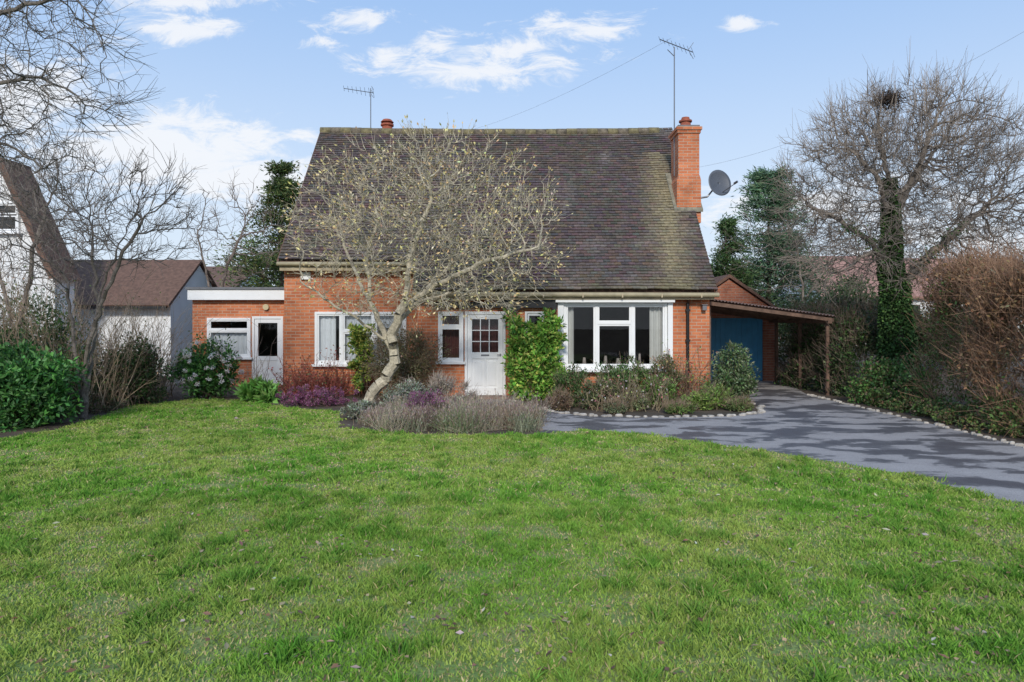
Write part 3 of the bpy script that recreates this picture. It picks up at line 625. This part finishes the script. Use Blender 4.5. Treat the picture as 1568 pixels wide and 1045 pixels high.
tree_geo(g,33,[[(-8.9,Y,0),(-8.8,Y,1.8),(-8.7,Y,3.5),(-8.2,Y,4.8),(-7.2,Y,5.6)],[(-8.7,Y,3.4),(-7.8,Y+.2,4.0),(-6.9,Y+.3,4.2)],[(-8.2,Y,4.8),(-8.3,Y,6)],[(-7.6,Y,5.4),(-6.8,Y+.1,5.9),(-5.8,Y,6.1)],[(-8.4,Y,4.4),(-7.4,Y-.1,4.8),(-6.2,Y,5.0)]],
 [((-7.3,Y,5.3),(2.2,1.6,1.6),1150),((-7.2,Y,4.1),(1.5,1,.8),320)],0,step=.15,infl=1.3,kill=.24,tip=.0048,ex=2.1,twn=2.0,twl=.5,bark=(.18,.155,.13),fine=1.15,up=.0,jit=.45)
g.build('overhanging_tree',M_bark)
g=Geo(); Y=21.5
tree_geo(g,41,[[(-9.6,Y,0),(-9.4,Y,2),(-9.0,Y,3.4),(-8.5,Y,4.6)],[(-9.4,Y,2.2),(-9.7,Y,3.6),(-9.9,Y,4.6)]],[((-8.7,Y,4.6),(1.7,1.2,1.7),420)],0,step=.18,infl=1.4,kill=.33,tip=.0075,ex=2.1,twn=1.5,twl=.5,bark=(.21,.17,.14),fine=1.6,up=.2)
g.build('bare_garden_tree',M_bark)
g=Geo(); Y=27
tree_geo(g,43,[[(11.5,Y,0),(11.5,Y,3),(11.2,Y,5)],[(11.5,Y,2.5),(12.8,Y,4.4)]],[((12.0,Y,4.3),(2.4,2,1.8),260),((9.8,Y,4.2),(1.8,1.5,1.6),120)],0,step=.25,infl=1.8,kill=.45,tip=.008,twn=1.5,twl=.7,bark=(.22,.18,.145),fine=1.6,up=.2)
g.build('bare_rear_tree',M_bark)
def conifer(name,seed,x,y,h,R,cols,n=16000,L=.16,W=.035,gap=.25,z0=.6,shape=.8):
    rng=np.random.default_rng(seed); g=Geo(); g.tubes(np.array([[x,y,0.]]),np.array([[x,y,h*.97]]),.16,.02,8,np.array([.1,.07,.05]))
    nb=int(90*h/8); zz=z0+(h-z0)*rng.random(nb)**.9; th=rng.random(nb)*6.283; ln=R*np.clip((h-zz)/(h-z0),0.06,1)**shape*(.55+.55*rng.random(nb))
    d=np.stack([np.cos(th),np.sin(th),.18*np.ones(nb)+.2*rng.normal(size=nb)],1); base=np.stack([x+0*zz,y+0*zz,zz],1); g.tubes(base,base+d*ln[:,None],.03,.008,4,np.array([.09,.065,.05]))
    i=rng.integers(0,nb,n); t=rng.random(n)**.6; sp=rng.normal(size=(n,3))*[1,1,.6]*(.12+.14*ln[i])[:,None]; P=base[i]+d[i]*(ln[i]*t)[:,None]+sp
    D=d[i]+rng.normal(size=(n,3))*.6; tone=.7+.6*rng.random(nb); g.leaves(P,D,rng.normal(size=(n,3)),L*(.6+.8*rng.random(n)),W,palette(rng,n,cols)*tone[i][:,None]); return g.build(name,M_leaf)
conifer('evergreen_conifer',50,-8.8,26,7.6,2.7,[(.09,.15,.05),(.13,.19,.06),(.19,.2,.065),(.06,.1,.035)],24000,.17,.05)
conifer('pine_tree',51,10.9,29,7.9,2.9,[(.09,.17,.09),(.14,.23,.12),(.065,.12,.07),(.18,.28,.15)],30000,.22,.045,shape=.5)
conifer('evergreen_conifer',52,8.8,28,5.8,1.9,[(.07,.13,.045),(.11,.17,.06)],13000,.17,.05)
g=Geo(); rng=np.random.default_rng(60)
for i in range(70):
    x=-48+i*1.6+rng.normal()*.8; y=rng.uniform(38,44) if x<0 else rng.uniform(33,42); h=rng.uniform(1.6,2.8) if x>0 else rng.uniform(1.2,2.0)
    if 14<x<32: h*=.62
    col=[(.10,.13,.05),(.18,.14,.085),(.24,.18,.125),(.09,.11,.05)][rng.integers(0,4)]
    bush_geo(g,rng,(x,y,h*.8),(1.9,1.5,h*.75),900,.3,.12,[col,tuple(c*1.4 for c in col)],ncl=26,cl=.5,nst=10,twig=120)
g.build('distant_trees',M_leaf)
# ============================================================ HEDGES AND SHRUBS
def hedge(name,seed,x0,x1,y0,y1,h0,h1,n,L,W,cols,w=None,twn=3000,tcol=(.2,.09,.05),tl=.35,grad=None):
    rng=np.random.default_rng(seed); g=Geo()
    ncl=int(n/45); cx=rng.uniform(x0,x1,ncl); cy=rng.uniform(y0,y1,ncl); t=(cy-y0)/(y1-y0); top=(h0+(h1-h0)*t)*(.78+.42*fbm(cx,cy,.9,seed,2)); f=rng.random(ncl)
    side=rng.random(ncl)<.5; cx=np.where(side,x0+(rng.random(ncl)**1.5)*.35+(fbm(cy,top*f,1.0,seed+4,2)-.5)*1.0,cx); f=np.where(side,f,1-.3*rng.random(ncl)**2)
    cz=np.maximum(top*f,.1); cc=np.stack([cx,cy,cz],1); i=rng.integers(0,ncl,n); P=cc[i]+rng.normal(size=(n,3))*.11; P[:,2]=np.maximum(P[:,2],.02)
    C=palette(rng,n,cols,w)*(.7+.6*rng.random(ncl))[i][:,None]
    if grad is not None:
        gcol=palette(rng,n,grad); tt=fbm(P[:,1],P[:,2],.9,seed+9,3)+(.62-P[:,2]/2.9)*.62+rng.normal(size=n)*.05; k=tt>.54; C[k]=gcol[k]
    g.leaves(P,rng.normal(size=(n,3))+[-.5,-.3,.1],rng.normal(size=(n,3)),L*(.6+.8*rng.random(n)),W*(.6+.8*rng.random(n)),C)
    j=rng.integers(0,ncl,twn); a=cc[j]+rng.normal(size=(twn,3))*.12; d=unit(rng.normal(size=(twn,3))*.5+[-.35,-.15,.9]); e=a+d*tl*(.4+rng.random((twn,1))); g.tubes(a,e,.0045,.0018,3,np.array(tcol)*(.6+.8*rng.random((twn,1))))
    return g.build(name,M_leaf)
hedge('beech_hedge',70,8.0,9.8,8.2,13.4,2.35,2.75,34000,.065,.038,[(.38,.21,.11),(.28,.16,.09),(.45,.28,.14),(.2,.16,.09)],None,12000,(.36,.22,.14),.42,[(.12,.21,.055),(.18,.28,.08),(.07,.13,.035)])
hedge('ivy_hedge',71,7.75,10.5,15.9,19.5,1.7,2.1,26000,.07,.05,[(.05,.10,.03),(.08,.15,.04),(.13,.14,.07),(.035,.065,.025)],None,5000,(.22,.16,.12),.4)
bush('ground_ivy',72,(8.15,14.6,.28),(.85,1.4,.7),11000,.06,.05,[(.10,.21,.05),(.06,.14,.035),(.16,.27,.08),(.2,.15,.08)],ncl=80,twig=500)
bush('rear_evergreen_shrub',73,(12.0,24,1.8),(2.0,1.5,1.5),12000,.12,.06,[(.07,.12,.05),(.11,.17,.06),(.05,.08,.03)],ncl=60,twig=400)
bush('rear_evergreen_shrub',74,(16.0,24,1.2),(2.6,1.5,1.2),12000,.12,.06,[(.1,.12,.06),(.17,.15,.09),(.06,.09,.045)],ncl=60,twig=800)
bush('rear_evergreen_shrub',75,(9.4,21.5,1.3),(1.4,1.2,1.5),10000,.1,.05,[(.07,.12,.04),(.12,.15,.06)],ncl=60,twig=600)
bush('laurel_hedge',80,(-8.55,11.6,.62),(1.15,1.0,.70),16000,.1,.045,[(.05,.17,.035),(.09,.24,.05),(.03,.09,.025),(.14,.3,.09)],ncl=120,cl=.3)
def twiggy(name,seed,x0,x1,y0,y1,h,n,col,leafcols=None,nl=0,spread=.25):
    rng=np.random.default_rng(seed); g=Geo(); m=n
    b=np.stack([rng.uniform(x0,x1,m),rng.uniform(y0,y1,m),np.zeros(m)],1); d=unit(rng.normal(size=(m,3))*spread+[0,0,1.]); l=h*(.35+.75*rng.random((m,1))**1.3)
    c=b+d*l*.5; d2=unit(d+rng.normal(size=(m,3))*.2); e=c+d2*l*.5; cc=np.array(col)*(.6+.8*rng.random((m,1)))
    g.tubes(b,c,.009,.006,4,cc); g.tubes(c,e,.006,.002,4,cc)
    for r in range(5):
        t=rng.random((m,1)); a=c+(e-c)*t if r else b+(c-b)*(.4+.6*t); q=a+unit(d2+rng.normal(size=(m,3))*.5)*l*.22*(.5+rng.random((m,1))); g.tubes(a,q,.0038,.0018,3,cc)
        if nl and leafcols: 
            k=rng.random(m)<nl; g.leaves(q[k],rng.normal(size=(k.sum(),3)),rng.normal(size=(k.sum(),3)),.06,.035,palette(rng,k.sum(),leafcols))
    return g.build(name,M_leaf)
twiggy('bare_shrub',81,-10.8,-8.3,12.5,14.5,2.9,300,(.36,.27,.19),[(.4,.27,.17),(.16,.2,.07)],.3,.35)
twiggy('bare_shrub',82,-8.7,-7.9,13.2,16.2,2.2,160,(.4,.3,.2),[(.42,.32,.18),(.16,.2,.07)],.35,.35)
twiggy('bare_shrub',83,-9.6,-8.8,15.5,17.5,2.2,120,(.4,.3,.22),None,0,.3)
bush('dark_evergreen_shrub',84,(-9.6,13.6,.85),(1.5,1.2,1.0),11000,.08,.04,[(.05,.1,.03),(.08,.15,.045)],ncl=80,twig=300)
bush('dark_evergreen_shrub',85,(-8.2,14.7,.6),(.7,.7,.8),8000,.07,.035,[(.05,.1,.03),(.08,.14,.045),(.16,.12,.08)],ncl=60,twig=400)
bush('conifer_shrub',86,(-11.6,16.5,1.0),(1.5,1.2,1.6),9000,.09,.03,[(.05,.1,.03),(.08,.13,.045)],ncl=70,twig=300)
bush('laurel_hedge',79,(-10.3,11.8,.8),(1.1,.9,1.1),9000,.1,.045,[(.05,.15,.035),(.08,.2,.05),(.03,.08,.025)],ncl=80,cl=.3,twig=300)
g=Geo(); rng=np.random.default_rng(87); bush_geo(g,rng,(-7.0,15.7,.65),(.75,.6,.68),7000,.085,.04,[(.07,.18,.04),(.11,.26,.06),(.04,.1,.03)],ncl=70)
q=unit(rng.normal(size=(60,3))*[1,1,.8]+[0,-.5,.3])*[.75,.6,.68]+[-7.0,15.7,.68]; i=rng.integers(0,60,2600); g.leaves(q[i]+ball(rng,2600)*.06,rng.normal(size=(2600,3)),rng.normal(size=(2600,3)),.03,.028,palette(rng,2600,[(.75,.74,.7),(.7,.62,.6)],None,.08)); g.build('white_flowering_viburnum',M_leaf)
bush('broad_leaf_plant',88,(-5.55,15.1,.16),(.5,.35,.22),900,.2,.09,[(.13,.28,.05),(.2,.38,.09)],ncl=26,cl=.2,up=.5)
bush('purple_heather',89,(-4.1,14.3,.14),(.95,.42,.30),10000,.035,.014,[(.32,.10,.22),(.22,.07,.15),(.40,.17,.30),(.12,.11,.06)],ncl=100,cl=.16,up=.8)
twiggy('red_stemmed_shrub',90,-5.3,-3.9,15.7,16.3,.95,240,(.32,.1,.08),[(.36,.1,.08),(.24,.1,.07),(.14,.13,.06)],.8,.5)
twiggy('bare_shrub',94,-6.3,-5.7,15.6,16.2,1.6,18,(.25,.18,.14),None,0,.35)
bush('variegated_shrub',91,(-3.5,15.9,.95),(.38,.3,.85),3500,.085,.045,[(.28,.36,.06),(.46,.48,.11),(.1,.2,.045)],ncl=40,cl=.2)
bush('olive_brown_shrub',92,(-2.4,15.2,.85),(.85,.55,.92),9000,.055,.025,[(.15,.14,.065),(.21,.18,.09),(.1,.12,.05),(.25,.18,.11)],ncl=80,twig=1800,stem=(.24,.18,.12))
g=Geo(); rng=np.random.default_rng(93); bush_geo(g,rng,(.52,15.38,.92),(.56,.22,.86),9500,.11,.055,[(.13,.30,.045),(.23,.43,.07),(.5,.54,.14),(.07,.18,.035)],[.33,.35,.22,.10],ncl=150,cl=.18,box=True); g.build('euonymus_climber',M_leaf)
g=Geo(); rng=np.random.default_rng(95)
for i in range(84):
    x=rng.uniform(-2.5,.45); y=rng.uniform(10.95,12.9)
    if x<-2.0 and y<11.5: x+=.5
    h=rng.uniform(.2,.5)*(1 if x>-2.1 else .55); m=150; kind=rng.integers(0,5)
    col=[(.32,.34,.22),(.42,.32,.22),(.5,.42,.31),(.27,.2,.15),(.2,.26,.12)][kind]
    b=np.array([x,y,0])+rng.normal(size=(m,3))*[.1,.1,0]; d=unit(rng.normal(size=(m,3))*.5+[0,0,1.]); e=b+d*h*(.5+.6*rng.random((m,1))); cc=np.array(col)*(.6+.8*rng.random((m,1)))
    g.tubes(b,e,.003,.0018,3,cc)
    g.leaves(e,d,rng.normal(size=(m,3)),.05,.013,palette(rng,m,[(.38,.29,.26),(.48,.4,.32),(.27,.2,.19)]))
    k=140; P=np.array([x,y,0])+rng.normal(size=(k,3))*[.12,.12,0]+np.stack([0*np.arange(k),0*np.arange(k),rng.random(k)*h*.6],1); g.leaves(P,rng.normal(size=(k,3))+[0,0,.8],rng.normal(size=(k,3)),.06,.012,palette(rng,k,[(.24,.29,.16),(.16,.2,.1),(.32,.35,.24)]))
g.build('lavender_bed',M_leaf)
bush('purple_heather',96,(-1.5,11.9,.3),(.4,.35,.3),4500,.035,.014,[(.36,.13,.28),(.24,.1,.17),(.16,.14,.1)],ncl=50,cl=.2,up=.8)
bush('silver_leaved_shrub',97,(-2.75,12.6,.14),(.4,.5,.18),4500,.05,.018,[(.3,.34,.25),(.42,.45,.37),(.2,.22,.14)],ncl=60,cl=.2,up=.5,twig=200)
bush('silver_leaved_shrub',99,(-2.0,12.9,.3),(.5,.3,.36),5000,.05,.018,[(.3,.34,.27),(.45,.47,.4),(.2,.22,.14)],ncl=60,cl=.2,up=.5,twig=300)
bush('pale_lavender',98,(-1.4,13.3,.35),(.7,.3,.42),4000,.05,.014,[(.42,.36,.32),(.5,.46,.38),(.3,.25,.2)],ncl=50,cl=.2,up=.9,twig=1100,stem=(.4,.33,.27))
sp=[(1.25,14.3,.45,.5,(.08,.16,.045),(.15,.22,.08)),(1.75,13.9,.4,.34,(.13,.18,.07),(.2,.24,.12)),(2.3,14.7,.5,.62,(.08,.18,.045),(.17,.26,.09)),(2.4,13.6,.32,.18,(.22,.26,.12),(.32,.35,.2)),(2.95,14.2,.42,.38,(.15,.28,.06),(.22,.34,.09)),(3.4,14.9,.42,.62,(.14,.2,.07),(.34,.22,.14)),(3.7,13.7,.4,.2,(.2,.34,.07),(.34,.44,.12)),(4.15,14.0,.42,.3,(.22,.34,.08),(.3,.4,.12)),(.95,13.6,.25,.22,(.24,.18,.12),(.3,.22,.15)),(2.0,13.1,.25,.12,(.26,.3,.18),(.18,.22,.1)),(3.2,13.15,.3,.11,(.18,.3,.08),(.26,.34,.12)),(2.75,15.1,.4,.6,(.1,.2,.05),(.18,.28,.09)),(4.5,13.5,.28,.13,(.22,.32,.1),(.3,.36,.16))]
for i,(x,y,r,h,c1,c2) in enumerate(sp):
    bush('border_shrub',100+i,(x,y,h*.7),(r,r*.8,h*.95),3400,.055,.025,[c1,c2,tuple(a*.5 for a in c1)],ncl=44,cl=.24,twig=320,up=.6,stem=(.26,.19,.13))
twiggy('flowering_perennial',130,1.6,3.2,13.3,14.2,.75,110,(.3,.24,.15),[(.6,.52,.5),(.3,.36,.12),(.45,.2,.2)],.6,.4)
bush('rounded_border_shrub',120,(4.7,14.5,.6),(.52,.5,.68),7500,.07,.03,[(.11,.19,.07),(.18,.26,.11),(.07,.11,.04),(.26,.3,.18)],ncl=80,cl=.22,twig=300)
twiggy('nandina',121,3.5,4.1,14.9,15.3,1.15,90,(.3,.2,.14),[(.5,.1,.08),(.4,.4,.1),(.17,.28,.07),(.55,.45,.17)],1.0,.35)
bush('verge_plants',122,(7.75,12.0,.1),(.35,3.8,.28),9000,.05,.03,[(.11,.17,.05),(.28,.19,.11),(.15,.23,.07)],ncl=150,cl=.3)
bush('verge_plants',123,(-8.3,13.4,.1),(.5,1.5,.22),4000,.05,.03,[(.1,.12,.05),(.2,.14,.09)],ncl=80,cl=.3)
def stones(name,pts,seed,mat,sc=1.0,skip=0.0):
    rng=np.random.default_rng(seed); mb=MB(); pts=np.array(pts,float)
    for a,b in zip(pts[:-1],pts[1:]):
        l=np.linalg.norm(b-a); m=max(1,int(l/(.17*sc)))
        for k in range(m):
            if rng.random()<skip: continue
            p=a+(b-a)*(k+.5)/m+rng.normal(size=2)*.025; w=(.05+.04*rng.random())*sc; h=(.03+.035*rng.random())*sc
            n=7; an=np.arange(n)/n*2*np.pi+rng.random(); r=w*(.7+.6*rng.random(n)); i=len(mb.v)
            for zz,s in((-.02,1),(h*.6,.98),(h,.6)): mb.v+=[(p[0]+r[q]*s*math.cos(an[q]),p[1]+r[q]*s*math.sin(an[q])*.8,zz) for q in range(n)]
            for lv in(0,1):
                for q in range(n): mb.f.append((i+lv*n+q,i+lv*n+(q+1)%n,i+(lv+1)*n+(q+1)%n,i+(lv+1)*n+q)); mb.m.append(0)
            mb.f.append(tuple(i+2*n+q for q in range(n))); mb.m.append(0)
    return mb.build(name,[mat])
stones('stone_edging',[(.3,14.4),(.9,13.2),(1.5,12.75),(3,12.6),(4.1,12.75),(4.85,13.2),(5.15,14.2),(5.05,15.5)],1,M_stone,.85,.08)
M_mossy=mat_plain('mossy_brick_edging',(.2,.16,.12),.9,.3)
stones('brick_edging',[(7.1,16.4),(7.15,13.9),(7.27,11.4),(7.24,9.65),(7.4,6)],2,M_stone,.7,.25)
stones('brick_edging',[(.45,10.9),(.5,12.2),(-.1,13.4),(-1.3,14.2)],3,M_mossy,.8,.2)

# ============================================================ LIGHT, SKY, CAMERA
el=math.radians(30); rot=math.radians(184)
sd=Vector((math.sin(rot)*math.cos(el),math.cos(rot)*math.cos(el),math.sin(el)))
sl=bpy.data.lights.new('sun','SUN'); sl.energy=2.7; sl.angle=math.radians(7); sl.color=(1,.95,.87)
so=bpy.data.objects.new('sun',sl); link(so); so.rotation_euler=(-sd).to_track_quat('-Z','Y').to_euler(); so.location=(-10,-10,20)
w=bpy.data.worlds.new('World'); scene.world=w; w.use_nodes=True; nt=w.node_tree; L=nt.links; bg=nt.nodes['Background']
sky=N(nt,'ShaderNodeTexSky',sky_type='NISHITA'); sky.sun_disc=False; sky.sun_elevation=el; sky.sun_rotation=rot; sky.air_density=1.0; sky.dust_density=.6; sky.ozone_density=1.5
tc=N(nt,'ShaderNodeTexCoord'); sx=N(nt,'ShaderNodeSeparateXYZ'); L.new(tc.outputs['Generated'],sx.inputs[0])
def Mt(op,a,b=None,clamp=False):
    n=N(nt,'ShaderNodeMath',operation=op); n.use_clamp=clamp
    for i,v in enumerate((a,b)):
        if v is None: continue
        if isinstance(v,(int,float)): n.inputs[i].default_value=v
        else: L.new(v,n.inputs[i])
    return n.outputs[0]
yy=Mt('MAXIMUM',sx.outputs['Y'],.05); u=Mt('DIVIDE',sx.outputs['X'],yy); v=Mt('DIVIDE',sx.outputs['Z'],yy)
cmb=N(nt,'ShaderNodeCombineXYZ'); L.new(u,cmb.inputs[0]); L.new(Mt('MULTIPLY',v,2.6),cmb.inputs[1])
n1=N(nt,'ShaderNodeTexNoise'); n1.inputs['Scale'].default_value=12; n1.inputs['Detail'].default_value=12; n1.inputs['Roughness'].default_value=.7; n1.inputs['Distortion'].default_value=.7; L.new(cmb.outputs[0],n1.inputs['Vector'])
tot=None
for (cu,cv,a,b,s) in [(-.055,.365,.13,.028,1.3),(.10,.425,.10,.026,1.2),(.02,.395,.12,.024,1.0),(-.50,.245,.21,.07,1.6),(-.38,.205,.19,.05,1.4),(-.5,.43,.12,.024,1.2),(.34,.435,.05,.014,1.1),(-.22,.44,.06,.025,1.0),(-.19,.385,.05,.022,1.0),(-.11,.405,.04,.016,1),(-.31,.27,.045,.014,1),(-.27,.405,.04,.012,.9),(-.72,.33,.13,.08,1.3),(.45,.17,.25,.04,.9),(-.2,.49,.10,.014,.9),(-.45,.465,.14,.018,1.0),(.62,.12,.2,.04,.9)]:
    du=Mt('DIVIDE',Mt('SUBTRACT',u,cu),a); dv=Mt('DIVIDE',Mt('SUBTRACT',v,cv),b)
    r=Mt('SQRT',Mt('ADD',Mt('MULTIPLY',du,du),Mt('MULTIPLY',dv,dv))); m=Mt('MULTIPLY',Mt('SUBTRACT',1.15,r),s)
    tot=m if tot is None else Mt('MAXIMUM',tot,m)
tot=Mt('MAXIMUM',tot,-.8)
c=Mt('ADD',Mt('MULTIPLY',tot,.5),Mt('MULTIPLY',Mt('SUBTRACT',n1.outputs['Fac'],.5),2.5))
rp_=N(nt,'ShaderNodeMapRange',interpolation_type='SMOOTHSTEP'); rp_.inputs['From Min'].default_value=.02; rp_.inputs['From Max'].default_value=.62; L.new(c,rp_.inputs['Value'])
mb0=N(nt,'ShaderNodeMix',data_type='RGBA'); mb0.inputs['Factor'].default_value=.7; L.new(sky.outputs[0],mb0.inputs['A']); mb0.inputs['B'].default_value=(1.85,3.6,6.7,1)
hz=N(nt,'ShaderNodeMapRange',interpolation_type='SMOOTHSTEP'); hz.inputs['From Min'].default_value=-.02; hz.inputs['From Max'].default_value=.52; hz.inputs['To Min'].default_value=.9; hz.inputs['To Max'].default_value=.14; L.new(sx.outputs['Z'],hz.inputs['Value'])
mh=N(nt,'ShaderNodeMix',data_type='RGBA'); L.new(hz.outputs[0],mh.inputs['Factor']); L.new(mb0.outputs['Result'],mh.inputs['A']); mh.inputs['B'].default_value=(5.2,5.8,6.4,1)
mc=N(nt,'ShaderNodeMix',data_type='RGBA'); L.new(Mt('MULTIPLY',rp_.outputs[0],.85),mc.inputs['Factor']); L.new(mh.outputs['Result'],mc.inputs['A']); mc.inputs['B'].default_value=(6.3,6.4,6.6,1)
L.new(mc.outputs['Result'],bg.inputs['Color']); bg.inputs['Strength'].default_value=.15
cam=bpy.data.cameras.new('camera'); co=bpy.data.objects.new('camera',cam); link(co); co.location=(0,0,1.8); co.rotation_euler=(math.radians(90),0,0)
cam.lens=24; cam.sensor_width=36; cam.shift_y=-.0205; cam.clip_end=2000; scene.camera=co
scene.view_settings.view_transform='Standard'; scene.view_settings.look='None'; scene.view_settings.exposure=0
